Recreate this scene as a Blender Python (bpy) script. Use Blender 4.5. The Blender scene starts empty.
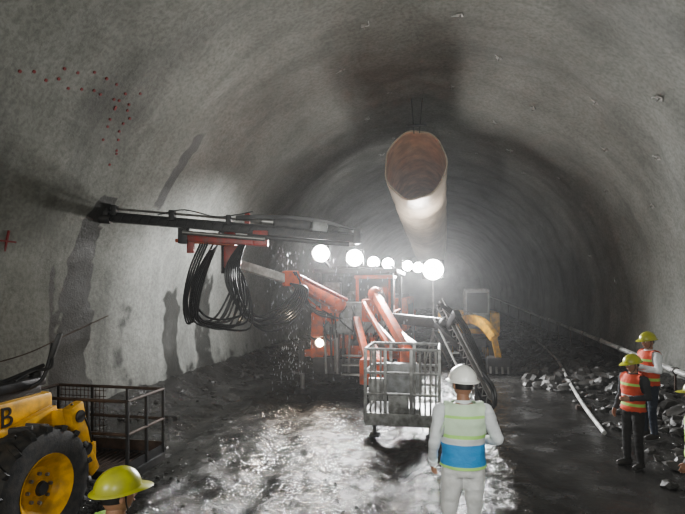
import bpy,bmesh,math,random
from mathutils import Vector,Matrix,noise,Euler
random.seed(7)
V=Vector
scene=bpy.context.scene
rad=math.radians
def sm(a,b,x):
    t=max(0,min(1,(x-a)/(b-a))) if a!=b else 0
    return t*t*(3-2*t)
def nz(x,y,z=0): return noise.noise(V((x,y,z)))
# ------------------------------------------------------------ materials
def pm(name,col,rough=.6,metal=0,var=.25,scale=6,bump=.15,bscale=40,dist=.01,dirt=None,dirt_amt=.5,spec=.5,rvar=0):
    m=bpy.data.materials.new(name); m.use_nodes=True
    n=m.node_tree.nodes; l=m.node_tree.links; p=n['Principled BSDF']
    tc=n.new('ShaderNodeTexCoord')
    nt=n.new('ShaderNodeTexNoise'); nt.inputs['Scale'].default_value=scale; nt.inputs['Detail'].default_value=6
    l.new(tc.outputs['Object'],nt.inputs['Vector'])
    r=n.new('ShaderNodeValToRGB'); r.color_ramp.elements[0].position=.3; r.color_ramp.elements[1].position=.7
    c=V(col); a=c*(1-var); b=c*(1+var*.6)
    r.color_ramp.elements[0].color=(*a,1); r.color_ramp.elements[1].color=(*b,1)
    l.new(nt.outputs['Fac'],r.inputs['Fac'])
    out=r.outputs['Color']
    if dirt:
        n2=n.new('ShaderNodeTexNoise'); n2.inputs['Scale'].default_value=scale*1.7; n2.inputs['Detail'].default_value=8
        l.new(tc.outputs['Object'],n2.inputs['Vector'])
        r2=n.new('ShaderNodeValToRGB'); r2.color_ramp.elements[0].position=.5-.1; r2.color_ramp.elements[1].position=.62
        r2.color_ramp.elements[1].color=(dirt_amt,)*3+(1,)
        l.new(n2.outputs['Fac'],r2.inputs['Fac'])
        mx=n.new('ShaderNodeMixRGB'); l.new(r2.outputs['Color'],mx.inputs[0]); l.new(out,mx.inputs[1]); mx.inputs[2].default_value=(*dirt,1)
        out=mx.outputs[0]
    l.new(out,p.inputs['Base Color'])
    p.inputs['Roughness'].default_value=rough; p.inputs['Metallic'].default_value=metal
    p.inputs['Specular IOR Level'].default_value=spec
    if bump:
        n3=n.new('ShaderNodeTexNoise'); n3.inputs['Scale'].default_value=bscale; n3.inputs['Detail'].default_value=5
        l.new(tc.outputs['Object'],n3.inputs['Vector'])
        bp=n.new('ShaderNodeBump'); bp.inputs['Strength'].default_value=bump; bp.inputs['Distance'].default_value=dist
        l.new(n3.outputs['Fac'],bp.inputs['Height']); l.new(bp.outputs['Normal'],p.inputs['Normal'])
    return m
def em(name,col,st):
    m=bpy.data.materials.new(name); m.use_nodes=True
    p=m.node_tree.nodes['Principled BSDF']
    p.inputs['Base Color'].default_value=(1,1,1,1)
    p.inputs['Emission Color'].default_value=(*col,1); p.inputs['Emission Strength'].default_value=st
    return m
MUD=(.07,.062,.052)
orange=pm('orange_paint',(.60,.095,.015),.5,dirt=MUD,dirt_amt=.65,scale=3,spec=.3)
red=pm('red_paint',(.45,.03,.015),.4,dirt=MUD,dirt_amt=.5,scale=4)
yellow=pm('yellow_paint',(.75,.40,.02),.35,dirt=MUD,dirt_amt=.45,scale=4,var=.1)
white=pm('white_paint',(.62,.62,.6),.4,dirt=MUD,dirt_amt=.4,scale=4,var=.1)
bask=pm('basket_paint',(.30,.30,.29),.4,.2,dirt=MUD,dirt_amt=.6,scale=6,var=.25)
greym=pm('grey_steel',(.24,.25,.25),.45,.2,dirt=MUD,dirt_amt=.5,scale=5)
steel=pm('worn_steel',(.28,.27,.26),.35,.7,scale=8)
dark=pm('dark_steel',(.030,.030,.032),.5,.4,scale=6,dirt=MUD,dirt_amt=.35)
rust=pm('rusty_steel',(.085,.055,.040),.65,.3,scale=9,var=.5)
rubber=pm('rubber',(.022,.022,.023),.6,0,scale=8,dirt=(.07,.06,.05),dirt_amt=.5,bump=.3)
hose=pm('hose_rubber',(.012,.012,.013),.35,0,bump=.05)
glass=pm('dark_glass',(.02,.025,.03),.08,0,bump=0)
lampm=em('lamp_glow',(1,.98,.95),260)
lampw=em('headlamp_glow',(1,.8,.55),60)
# ------------------------------------------------------------ geometry helpers
def frame(d,ref=None):
    d=d.normalized()
    if ref is None: ref=V((0,0,1)) if abs(d.z)<.9 else V((0,1,0))
    x=ref.cross(d)
    if x.length<1e-4: x=V((1,0,0)).cross(d)
    x.normalize(); y=d.cross(x).normalized()
    return x,y
def sweep(bm,pts,rads,seg=10,ref=None,cap=True):
    pts=[V(p) for p in pts]; n=len(pts); rings=[]
    x=None
    for i,p in enumerate(pts):
        d=(pts[min(i+1,n-1)]-pts[max(i-1,0)])
        if d.length<1e-6: d=V((0,0,1))
        d.normalize()
        if ref is not None:
            x=(V(ref)-d*V(ref).dot(d)).normalized(); y=d.cross(x)
        elif x is None: x,y=frame(d)
        else:
            x=(x-d*x.dot(d)).normalized(); y=d.cross(x)
        r=rads[i] if isinstance(rads,(list,tuple)) else rads
        if not isinstance(r,(list,tuple)): r=(r,r)
        rings.append([bm.verts.new(p+x*r[0]*math.cos(2*math.pi*k/seg)+y*r[1]*math.sin(2*math.pi*k/seg)) for k in range(seg)])
    fs=[]
    for a,b in zip(rings,rings[1:]):
        for k in range(seg):
            fs.append(bm.faces.new((a[k],a[(k+1)%seg],b[(k+1)%seg],b[k])))
    if cap:
        fs.append(bm.faces.new(rings[0][::-1])); fs.append(bm.faces.new(rings[-1]))
    return fs
def catmull(pts,k=6):
    pts=[V(p) for p in pts]; P=[pts[0]*2-pts[1]]+pts+[pts[-1]*2-pts[-2]]; o=[]
    for i in range(1,len(P)-2):
        a,b,c,d=P[i-1:i+3]
        for j in range(k):
            t=j/k
            o.append(.5*((2*b)+(c-a)*t+(2*a-5*b+4*c-d)*t*t+(-a+3*b-3*c+d)*t**3))
    o.append(pts[-1]); return o
class B:
    def __init__(s): s.bm=bmesh.new(); s.mats=[]
    def mi(s,m):
        if m not in s.mats: s.mats.append(m)
        return s.mats.index(m)
    def setm(s,fs,m):
        i=s.mi(m)
        for f in fs: f.material_index=i
    def box(s,c,size,m,rot=(0,0,0),bev=.012,M=None):
        t=bmesh.new(); bmesh.ops.create_cube(t,size=1)
        for v in t.verts: v.co=V((v.co.x*size[0],v.co.y*size[1],v.co.z*size[2]))
        bv=min(bev,min(size)*.3)
        if bv>0: bmesh.ops.bevel(t,geom=t.edges[:],offset=bv,segments=2,affect='EDGES',profile=.6)
        MM=Matrix.Translation(V(c))@(M if M is not None else Euler(rot).to_matrix().to_4x4())
        s.merge(t,m,MM)
    def merge(s,t,m,MM=Matrix()):
        mp=[s.bm.verts.new(MM@v.co) for v in t.verts]
        t.verts.index_update(); i=s.mi(m); 
        for f in t.faces:
            g=s.bm.faces.new([mp[v.index] for v in f.verts]); g.material_index=i
        t.free()
    def beam(s,p1,p2,w,h,m,bev=.012):
        p1=V(p1);p2=V(p2);d=p2-p1;x,y=frame(d)
        M=Matrix((x,y,d.normalized())).transposed().to_4x4()
        s.box((p1+p2)/2,(w,h,d.length),m,bev=bev,M=M)
    def cyl(s,p1,p2,r,m,seg=16,r2=None):
        s.setm(sweep(s.bm,[p1,p2],[r,r if r2 is None else r2],seg),m)
    def hose(s,pts,r,m,seg=7,k=6): s.setm(sweep(s.bm,catmull(pts,k),r,seg),m)
    def ball(s,c,r,m,sub=2,M=None):
        t=bmesh.new(); bmesh.ops.create_icosphere(t,subdivisions=sub,radius=1)
        if not isinstance(r,(list,tuple)): r=(r,r,r)
        s.merge(t,m,Matrix.Translation(V(c))@(M or Matrix())@Matrix.Diagonal((*r,1)))
    def lathe(s,c,axis,prof,m,seg=32):
        c=V(c);a=V(axis).normalized();x,y=frame(a);R=[]
        for r,t in prof:
            R.append([s.bm.verts.new(c+a*t+x*r*math.cos(2*math.pi*k/seg)+y*r*math.sin(2*math.pi*k/seg)) for k in range(seg)])
        fs=[]
        for p,q in zip(R,R[1:]):
            for k in range(seg): fs.append(s.bm.faces.new((p[k],p[(k+1)%seg],q[(k+1)%seg],q[k])))
        if prof[0][0]<.02: fs.append(s.bm.faces.new(R[0][::-1]))
        if prof[-1][0]<.02: fs.append(s.bm.faces.new(R[-1]))
        s.setm(fs,m)
    def wheel(s,c,axis,r,w,mt,mh,lugs=18):
        h=w/2
        s.lathe(c,axis,[(r*.55,-h*.85),(r*.8,-h),(r*.95,-h*.9),(r*.97,-h*.5),(r*.975,0),(r*.97,h*.5),(r*.95,h*.9),(r*.8,h),(r*.55,h*.85),(r*.5,h*.5),(r*.5,-h*.5),(r*.55,-h*.85)],mt,36)
        s.lathe(c,axis,[(.01,h*.45),(r*.14,h*.45),(r*.14,h*.3),(r*.34,h*.2),(r*.42,h*.45),(r*.55,h*.86),(r*.57,h*.9),(r*.57,h*.7)],mh)
        s.lathe(c,axis,[(.01,-h*.45),(r*.14,-h*.45),(r*.34,-h*.2),(r*.42,-h*.45),(r*.57,-h*.9)],mh)
        s.lathe(c,axis,[(.01,h*.62),(r*.1,h*.62),(r*.13,h*.4)],dark)
        a=V(axis).normalized();x,y=frame(a);c=V(c)
        for k in range(8):
            t=k*math.pi/4; q=c+(x*math.cos(t)+y*math.sin(t))*r*.24+a*h*.28
            s.cyl(q,q+a*.03,.018,steel,6)
        for k in range(lugs):
            for sg in (-1,1):
                t=2*math.pi*(k+.25*sg)/lugs; rd=x*math.cos(t)+y*math.sin(t); tg=a.cross(rd)
                ax=(a*sg+tg*.55).normalized(); q=c+rd*r*.975+a*sg*h*.5
                z=rd; yv=z.cross(ax)
                s.box(q,(h*1.05,r*.09,r*.09),mt,bev=.006,M=Matrix((ax,yv,z)).transposed().to_4x4())
    def done(s,name,loc=(0,0,0),ang=.6,local=False):
        me=bpy.data.meshes.new(name)
        bm=s.bm
        if not local:
            for v in bm.verts: v.co-=V(loc)
        bmesh.ops.recalc_face_normals(bm,faces=bm.faces[:])
        for f in bm.faces: f.smooth=True
        for e in bm.edges:
            if len(e.link_faces)==2 and e.calc_face_angle(0)>ang: e.smooth=False
        bm.to_mesh(me); bm.free()
        for m in s.mats: me.materials.append(m)
        o=bpy.data.objects.new(name,me); o.location=loc; scene.collection.objects.link(o); return o
# ------------------------------------------------------------ tunnel
CX,CZ,R0=-.6,1.8,6.2
def disp(a,y):
    u=a*R0
    d=.22*nz(u*.22,y*.2,3)+.08*nz(u*.8,y*.8,9)+.025*nz(u*2.5,y*2.5,5)
    w=y+.9*nz(u*.3,y*.1,20)
    fr=(w/3.4)%1.0
    d+=sm(8,15,y)*.11*(fr if fr<.7 else (1-fr)/.3*.7)-.05
    d+=.06*abs(nz(u*1.3,y*1.1,40))
    return d
def surf(deg,y,off=0):
    a=rad(deg); r=R0+disp(a,y)-off
    return V((CX+r*math.sin(a),y,CZ+r*math.cos(a)))
def streak(z,y):
    w=0
    wob=.22*nz(z*1.3,1.1)+.1*nz(z*4,7)
    c=8.5-.30*(4.1-z)/3+wob; hw=.16+.10*(4.1-z)
    if .2<z<4.35: w=max(w,1-sm(hw*.8,hw+.12,abs(y-c)))
    c=10.1+.5*wob
    if 4.2<z<6.3: w=max(w,.7*(1-sm(.10,.28,abs(y-c)))*sm(4.2,4.6,z)*(1-sm(5.7,6.3,z)))
    c=11.6+wob
    if z<3: w=max(w,.8*(1-sm(.2,.5,abs(y-c)))*(1-sm(2.2,3,z)))
    c=7.75+.5*wob
    if z<3.4: w=max(w,.7*(1-sm(.03,.15,abs(y-c)))*(1-sm(2.8,3.4,z)))
    c=9.7+wob
    if z<3.2: w=max(w,.38*(1-sm(.1,.5,abs(y-c)))*(1-sm(2.,3.2,z)))
    c=13.4+wob
    if z<4: w=max(w,.6*(1-sm(.2,.7,abs(y-c)))*(1-sm(2.6,4,z)))
    w=max(w,.42*(1-sm(.2,1.4,z)))
    return w
def shotcrete():
    m=bpy.data.materials.new('shotcrete'); m.use_nodes=True
    n=m.node_tree.nodes; l=m.node_tree.links; p=n['Principled BSDF']
    tc=n.new('ShaderNodeTexCoord')
    def N(sc,det,vec=None,rough=.6):
        t=n.new('ShaderNodeTexNoise'); t.inputs['Scale'].default_value=sc; t.inputs['Detail'].default_value=det; t.inputs['Roughness'].default_value=rough
        l.new(vec or tc.outputs['Object'],t.inputs['Vector']); return t.outputs['Fac']
    def ramp(f,els):
        r=n.new('ShaderNodeValToRGB'); e=r.color_ramp.elements
        e[0].position,e[0].color=els[0][0],(*els[0][1],1); e[1].position,e[1].color=els[1][0],(*els[1][1],1)
        for q in els[2:]:
            k=e.new(q[0]); k.color=(*q[1],1)
        l.new(f,r.inputs['Fac']); return r.outputs['Color']
    base=ramp(N(.7,8),[(.3,(.172,.175,.158)),(.7,(.268,.272,.250))])
    sp=ramp(N(14,4),[(.35,(.74,.74,.74)),(.6,(1.04,1.04,1.04))])
    mx=n.new('ShaderNodeMixRGB'); mx.blend_type='MULTIPLY'; mx.inputs[0].default_value=1
    l.new(base,mx.inputs[1]); l.new(sp,mx.inputs[2])
    mp=n.new('ShaderNodeMapping'); mp.inputs['Scale'].default_value=(.25,1.1,.25); l.new(tc.outputs['Object'],mp.inputs['Vector'])
    st=ramp(N(1.0,7,mp.outputs['Vector'],.65),[(.52,(0,0,0)),(.72,(.5,.5,.5))])
    at=n.new('ShaderNodeAttribute'); at.attribute_name='wet'
    ns=N(3.5,6)
    ma=n.new('ShaderNodeMath'); ma.operation='MULTIPLY_ADD'; l.new(ns,ma.inputs[0]); ma.inputs[1].default_value=1.1; ma.inputs[2].default_value=-.55
    ad=n.new('ShaderNodeMath'); ad.operation='ADD'; l.new(at.outputs['Fac'],ad.inputs[0]); l.new(ma.outputs[0],ad.inputs[1])
    w2=ramp(ad.outputs[0],[(.32,(0,0,0)),(.50,(.92,.92,.92))])
    mm=n.new('ShaderNodeMixRGB'); mm.blend_type='LIGHTEN'; mm.inputs[0].default_value=1; l.new(st,mm.inputs[1]); l.new(w2,mm.inputs[2])
    m2=n.new('ShaderNodeMixRGB'); l.new(mm.outputs[0],m2.inputs[0]); l.new(mx.outputs[0],m2.inputs[1]); m2.inputs[2].default_value=(.030,.030,.027,1)
    l.new(m2.outputs[0],p.inputs['Base Color'])
    rr=ramp(mm.outputs[0],[(0,(.85,.85,.85)),(1,(.45,.45,.45))]); l.new(rr,p.inputs['Roughness'])
    p.inputs['Specular IOR Level'].default_value=.4
    a=N(5,8,None,.7); b=N(30,4)
    mh=n.new('ShaderNodeMath'); mh.operation='MULTIPLY_ADD'; l.new(b,mh.inputs[0]); mh.inputs[1].default_value=.35; l.new(a,mh.inputs[2])
    bp=n.new('ShaderNodeBump'); bp.inputs['Strength'].default_value=.45; bp.inputs['Distance'].default_value=.05
    l.new(mh.outputs[0],bp.inputs['Height']); l.new(bp.outputs['Normal'],p.inputs['Normal'])
    return m
SHOT=shotcrete()
ys=[]; y=-8.
while y<72: ys.append(y); y+=.13 if y<26 else .35
def shell(name,a0,a1):
    n=int((a1-a0)/1.15); bm=bmesh.new(); wl=bm.verts.layers.float.new('wet'); G=[]
    for y in ys:
        row=[]
        for i in range(n+1):
            dg=a0+(a1-a0)*i/n; v=bm.verts.new(surf(dg,y)); v[wl]=streak(v.co.z,y) if dg<0 else .42*(1-sm(.4,1.8,v.co.z))
            row.append(v)
        G.append(row)
    for r,q in zip(G,G[1:]):
        for i in range(n):
            f=bm.faces.new((r[i],r[i+1],q[i+1],q[i])); f.smooth=True
    bmesh.ops.recalc_face_normals(bm,faces=bm.faces[:])
    me=bpy.data.meshes.new(name); bm.to_mesh(me); bm.free(); me.materials.append(SHOT)
    o=bpy.data.objects.new(name,me); scene.collection.objects.link(o)
shell('wall_left',-115,-60); shell('ceiling',-60,60); shell('wall_right',60,115)
def endwall(name,y,s):
    bm=bmesh.new(); n=40; G=[]
    for i in range(n+1):
        row=[]
        for j in range(n+1):
            x=-8+15*i/n; z=-1+10.5*j/n
            row.append(bm.verts.new((x,y+s*.5*nz(x*.5,z*.5,y),z)))
        G.append(row)
    for r,q in zip(G,G[1:]):
        for i in range(n): bm.faces.new((r[i],r[i+1],q[i+1],q[i]))
    me=bpy.data.meshes.new(name); bm.to_mesh(me); bm.free(); me.materials.append(SHOT)
    o=bpy.data.objects.new(name,me); scene.collection.objects.link(o)
endwall('wall_far',71,1); endwall('wall_back',-7.5,1)
# ------------------------------------------------------------ floor
def gh(x,y):
    d=.05*nz(x*.5,y*.35,1)+.02*nz(x*2,y*1.5,2)
    rough=sm(1.6,0,x)*sm(3,5,y)
    d+=rough*(.060*nz(x*2.6,y*1.8,5)+.035*nz(x*7,y*5,6))
    tr=sm(-5.4,-4.6,x)*sm(.4,-.6,x)*sm(2,5,y)*(1-sm(14,18,y))
    w=x+.5*nz(y*.22,0,8)+.10*y
    c=math.cos(w*3.3)
    d-=tr*(.10*max(0,c)**2.5-.035*max(0,-c)**2)
    d+=.55*sm(3.1,5.6,x)+.4*sm(-5.6,-6.8,x)
    return d
def floor():
    m=bpy.data.materials.new('wet_mud'); m.use_nodes=True
    n=m.node_tree.nodes; l=m.node_tree.links; p=n['Principled BSDF']
    tc=n.new('ShaderNodeTexCoord')
    def N(sc,det,rough=.6):
        t=n.new('ShaderNodeTexNoise'); t.inputs['Scale'].default_value=sc; t.inputs['Detail'].default_value=det; t.inputs['Roughness'].default_value=rough
        l.new(tc.outputs['Object'],t.inputs['Vector']); return t.outputs['Fac']
    def ramp(f,a,b,ca,cb):
        r=n.new('ShaderNodeValToRGB'); r.color_ramp.elements[0].position=a; r.color_ramp.elements[1].position=b
        r.color_ramp.elements[0].color=(*ca,1); r.color_ramp.elements[1].color=(*cb,1); l.new(f,r.inputs['Fac']); return r.outputs['Color']
    at=n.new('ShaderNodeAttribute'); at.attribute_name='mud'
    f0=N(2.2,9)
    c1=ramp(f0,.3,.7,(.016,.015,.014),(.042,.040,.037)); c2=ramp(f0,.40,.68,(.016,.0155,.0145),(.080,.077,.071))
    mc=n.new('ShaderNodeMixRGB'); l.new(at.outputs['Fac'],mc.inputs[0]); l.new(c1,mc.inputs[1]); l.new(c2,mc.inputs[2])
    l.new(mc.outputs[0],p.inputs['Base Color'])
    l.new(ramp(N(1.3,6),.44,.62,(.09,)*3,(.32,)*3),p.inputs['Roughness'])
    p.inputs['Specular IOR Level'].default_value=1.0
    at2=n.new('ShaderNodeAttribute'); at2.attribute_name='rough'
    a=N(3.2,9,.60)
    bp=n.new('ShaderNodeBump'); bp.inputs['Distance'].default_value=.17
    s=n.new('ShaderNodeMath'); s.operation='MULTIPLY_ADD'; l.new(at2.outputs['Fac'],s.inputs[0]); s.inputs[1].default_value=.50; s.inputs[2].default_value=.22
    l.new(s.outputs[0],bp.inputs['Strength'])
    l.new(a,bp.inputs['Height']); l.new(bp.outputs['Normal'],p.inputs['Normal'])
    bm=bmesh.new(); rl=bm.verts.layers.float.new('rough'); ml=bm.verts.layers.float.new('mud'); G=[]
    yy=[];y=-8.
    while y<72: yy.append(y); y+=.055 if 3<y<17 else (.15 if y<24 else .6)
    nx=230
    for y in yy:
        row=[]
        for i in range(nx+1):
            x=-7.3+13.6*i/nx; v=bm.verts.new((x,y,gh(x,y))); v[rl]=sm(1.6,0,x)*sm(2,4,y)+sm(2.4,3,x)
            v[ml]=sm(.9,-.3,x+.4*nz(x,y,4))*sm(-6.2,-5,x); row.append(v)
        G.append(row)
    for r,q in zip(G,G[1:]):
        for i in range(nx):
            f=bm.faces.new((r[i],r[i+1],q[i+1],q[i])); f.smooth=True
    me=bpy.data.meshes.new('floor'); bm.to_mesh(me); bm.free(); me.materials.append(m)
    o=bpy.data.objects.new('floor',me); scene.collection.objects.link(o)
floor()
# ------------------------------------------------------------ rubble
rockm=pm('rock',(.050,.047,.042),.5,0,var=.5,scale=5,bump=.5,bscale=18,dist=.02)
stonem=pm('muddy_stone',(.075,.072,.066),.3,0,var=.5,scale=5,bump=.5,bscale=18,dist=.02)
def rocks(name,samps,mat):
    b=B()
    for samp,n in samps:
      for _ in range(n):
        x,y,s=samp(); t=bmesh.new(); bmesh.ops.create_icosphere(t,subdivisions=1 if s<.1 else 2,radius=1)
        o=random.random()*99
        for v in t.verts: v.co*=1+.6*noise.noise(v.co*1.5+V((o,0,0)))
        sc=(s*random.uniform(.7,1.3),s*random.uniform(.7,1.3),s*random.uniform(.45,.85))
        M=Matrix.Translation((x,y,gh(x,y)+sc[2]*.15))@Euler((random.uniform(-.4,.4),random.uniform(-.4,.4),random.random()*6)).to_matrix().to_4x4()@Matrix.Diagonal((*sc,1))
        b.merge(t,mat,M)
    return b.done(name,ang=.35)
def sR():
    y=random.uniform(7,34) if random.random()<.75 else random.uniform(5,12)
    x=random.triangular(2.8,5.1,4.3); s=random.uniform(.04,.18)*(1.3 if x>4 else .8)
    if math.hypot(x-2.78,y-8.09)<.5 or math.hypot(x-3.4,y-9.3)<.5: x,s=4.6,.1
    return x,y,s
def sL(): return random.triangular(-6.3,-5.0,-6.1),random.uniform(8.5,24),random.uniform(.03,.09)
def sM():
    return random.uniform(-5,.2),random.triangular(3.2,13,5),random.uniform(.012,.036)
def sF():
    return random.uniform(2.3,4.2),random.uniform(13.5,24),random.uniform(.08,.26)
rocks('rock_rubble',[(sR,620),(sF,150)],rockm); rocks('rock_rubble.001',[(sL,90)],rockm); rocks('loose_stones',[(sM,300)],stonem)
# ------------------------------------------------------------ ventilation duct
def duct():
    mo=pm('duct_fabric',(.66,.55,.43),.45,0,var=.12,scale=2,bump=.4,bscale=6,dist=.05,dirt=(.42,.33,.25),dirt_amt=.4)
    mi=pm('duct_lining',(.82,.54,.37),.5,0,var=.2,scale=2,bump=.4,bscale=5,dist=.05,dirt=(.50,.30,.19),dirt_amt=.5)
    bm=bmesh.new(); rings=[]; seg=48; y=14.0
    def zc(y):
        t=(y-14)/31
        return 6.08-1.25*min(1,t)-.55*max(0,math.sin(math.pi*min(1,t)))
    while y<50:
        z=zc(y)
        k=(y-14)%1.5/1.5; bul=1+.035*math.sin(math.pi*k)**.7
        dr=max(0,1-(y-14)/2.5)
        rx=(.86-.02*dr)*bul; rz=(.86+.14*dr)*bul
        ring=[]
        for q in range(seg):
            a=2*math.pi*q/seg; w=1+.03*nz(math.cos(a)*2,math.sin(a)*2,y*1.1)+.02*math.sin(a*7+y)*dr
            tilt=-.25*math.sin(a)*dr
            ring.append(bm.verts.new((-.65+rx*w*math.cos(a)+.05*math.sin(y*.3),y-tilt*.8,z+rz*w*math.sin(a))))
        rings.append(ring); y+=.15 if y<28 else .4
    for a,b in zip(rings,rings[1:]):
        for q in range(seg):
            f=bm.faces.new((a[q],a[(q+1)%seg],b[(q+1)%seg],b[q])); f.smooth=True
    bmesh.ops.recalc_face_normals(bm,faces=bm.faces[:])
    me=bpy.data.meshes.new('ventilation_duct'); rim=[v.co.copy() for v in rings[0]]
    bm.to_mesh(me); bm.free(); me.materials.append(mo); me.materials.append(mi)
    o=bpy.data.objects.new('ventilation_duct',me); scene.collection.objects.link(o)
    sd=o.modifiers.new('s','SOLIDIFY'); sd.thickness=.012; sd.offset=-1; sd.material_offset=1
    b=B(); b.setm(sweep(b.bm,rim+[rim[0]],.022,8),pm('duct_rim',(.45,.35,.25),.6))
    b.box((-.65,14.0,7.16),(.55,.06,.07),dark)
    y=14.0
    while y<46:
        z=zc(y)+.86
        for dx in (-.15,.15): b.cyl((-.65+dx*.5,y,z),(-.65+dx,y,7.9),.012,dark,6)
        y+=3
    h=b.done('hanger'); h.parent=o
duct()
# ------------------------------------------------------------ bolts, paint marks, pipes
def fr_at(dg,y):
    p=surf(dg,y); nr=V((-math.sin(rad(dg)),0,-math.cos(rad(dg)))); return p,nr
boltm=pm('bolt_plate',(.38,.37,.35),.6,.2,dirt=MUD,dirt_amt=.5,scale=9)
b=B()
for k,yy in enumerate([8.0,9.8,11.6,13.4,15.2,17,19]):
    for dg in range(-75,85,18):
        d=dg+4+(9 if k%2 else 0)
        if d<-20 or random.random()<.25: continue
        d+=random.uniform(-2,2); y2=yy+random.uniform(-.2,.2)
        p,nr=fr_at(d,y2); tg=V((0,1,0)); s=nr.cross(tg)
        M=Matrix((tg,s,nr)).transposed().to_4x4()@Euler((0,0,random.random()*3)).to_matrix().to_4x4()
        b.box(p+nr*.012,(.12,.12,.015),boltm,M=M,bev=.004); b.cyl(p,p+nr*.09,.011,boltm,8)
        b.cyl(p+nr*.02,p+nr*.04,.022,boltm,6)
        if random.random()<.6:
            a=random.random()*6
            b.hose([p+nr*.03,p+nr*.05+(tg*math.cos(a)+s*math.sin(a))*.10,p+nr*.02+(tg*math.cos(a+.6)+s*math.sin(a+.6))*.17],.009,white,5,4)
b.done('rock_bolts')
pr=pm('red_marking_paint',(.20,.022,.022),.7)
b=B()
def dot(dg,y,r=.024):
    p,nr=fr_at(dg,y); b.cyl(p-nr*.01,p+nr*.012,r,pr,10)
for i in range(10): dot(-52.5+i*.25+random.uniform(-.8,.8),5.7+i*.21+random.uniform(-.06,.06))
for i in range(7): dot(-49+random.uniform(-1,1)+i*.2,6.3+i*.24)
for i in range(9): dot(-49-i*1.3+random.uniform(-.6,.6),7.75+.05*i+random.uniform(-.08,.08))
for i in range(5): dot(-50-i*1.6+random.uniform(-.6,.6),7.5+.05*i)
b.done('blast_hole_paint_marks')
b=B()
p,nr=fr_at(-75.5,6.62); u=V((0,1,0)); w=nr.cross(u)
b.beam(p+nr*.015-u*.17,p+nr*.015+u*.17,.025,.025,pr,0); b.beam(p+nr*.015-w*.17,p+nr*.015+w*.17,.025,.025,pr,0)
b.done('survey_cross_mark')
pipem=pm('pipe_paint',(.62,.62,.60),.4,.1,dirt=MUD,dirt_amt=.4,scale=2)
b=B()
P=[(4.85,7.5,.85),(4.9,11.8,.88),(4.95,17,1.0),(5.0,23,1.15),(5.02,30,1.3),(5.05,45,1.7),(5.05,60,2.0)]
b.hose(P,.06,pipem,10,8)
for q in catmull(P,6)[::2]:
    b.cyl(q-V((0,.05,0)),q+V((0,.05,0)),.085,steel,10)
    b.beam(q,(q.x,q.y,gh(q.x,q.y)-.02),.04,.04,rust)
b.done('water_pipe')
b=B()
b.hose([(2.85,9.6,gh(2.85,9.6)+.06),(3.0,11.5,gh(3,11.5)+.1),(3.4,14.5,gh(3.4,14.5)+.12),(3.85,18,gh(3.85,18)+.14),(4.2,24,gh(4.2,24)+.15)],.04,pipem,10,8)
for y,x in ((11.5,3.),(14.5,3.4),(18,3.85)): b.box((x,y,gh(x,y)+.02),(.3,.12,.14),rust)
b.done('drain_pipe')
b=B()
b.hose([(-6.35,5.5,1.5),(-6.3,6.6,1.6),(-6.3,7.6,1.85),(-6.3,8.6,2.1)],.009,rust,6)
b.done('wall_cable')
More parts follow.
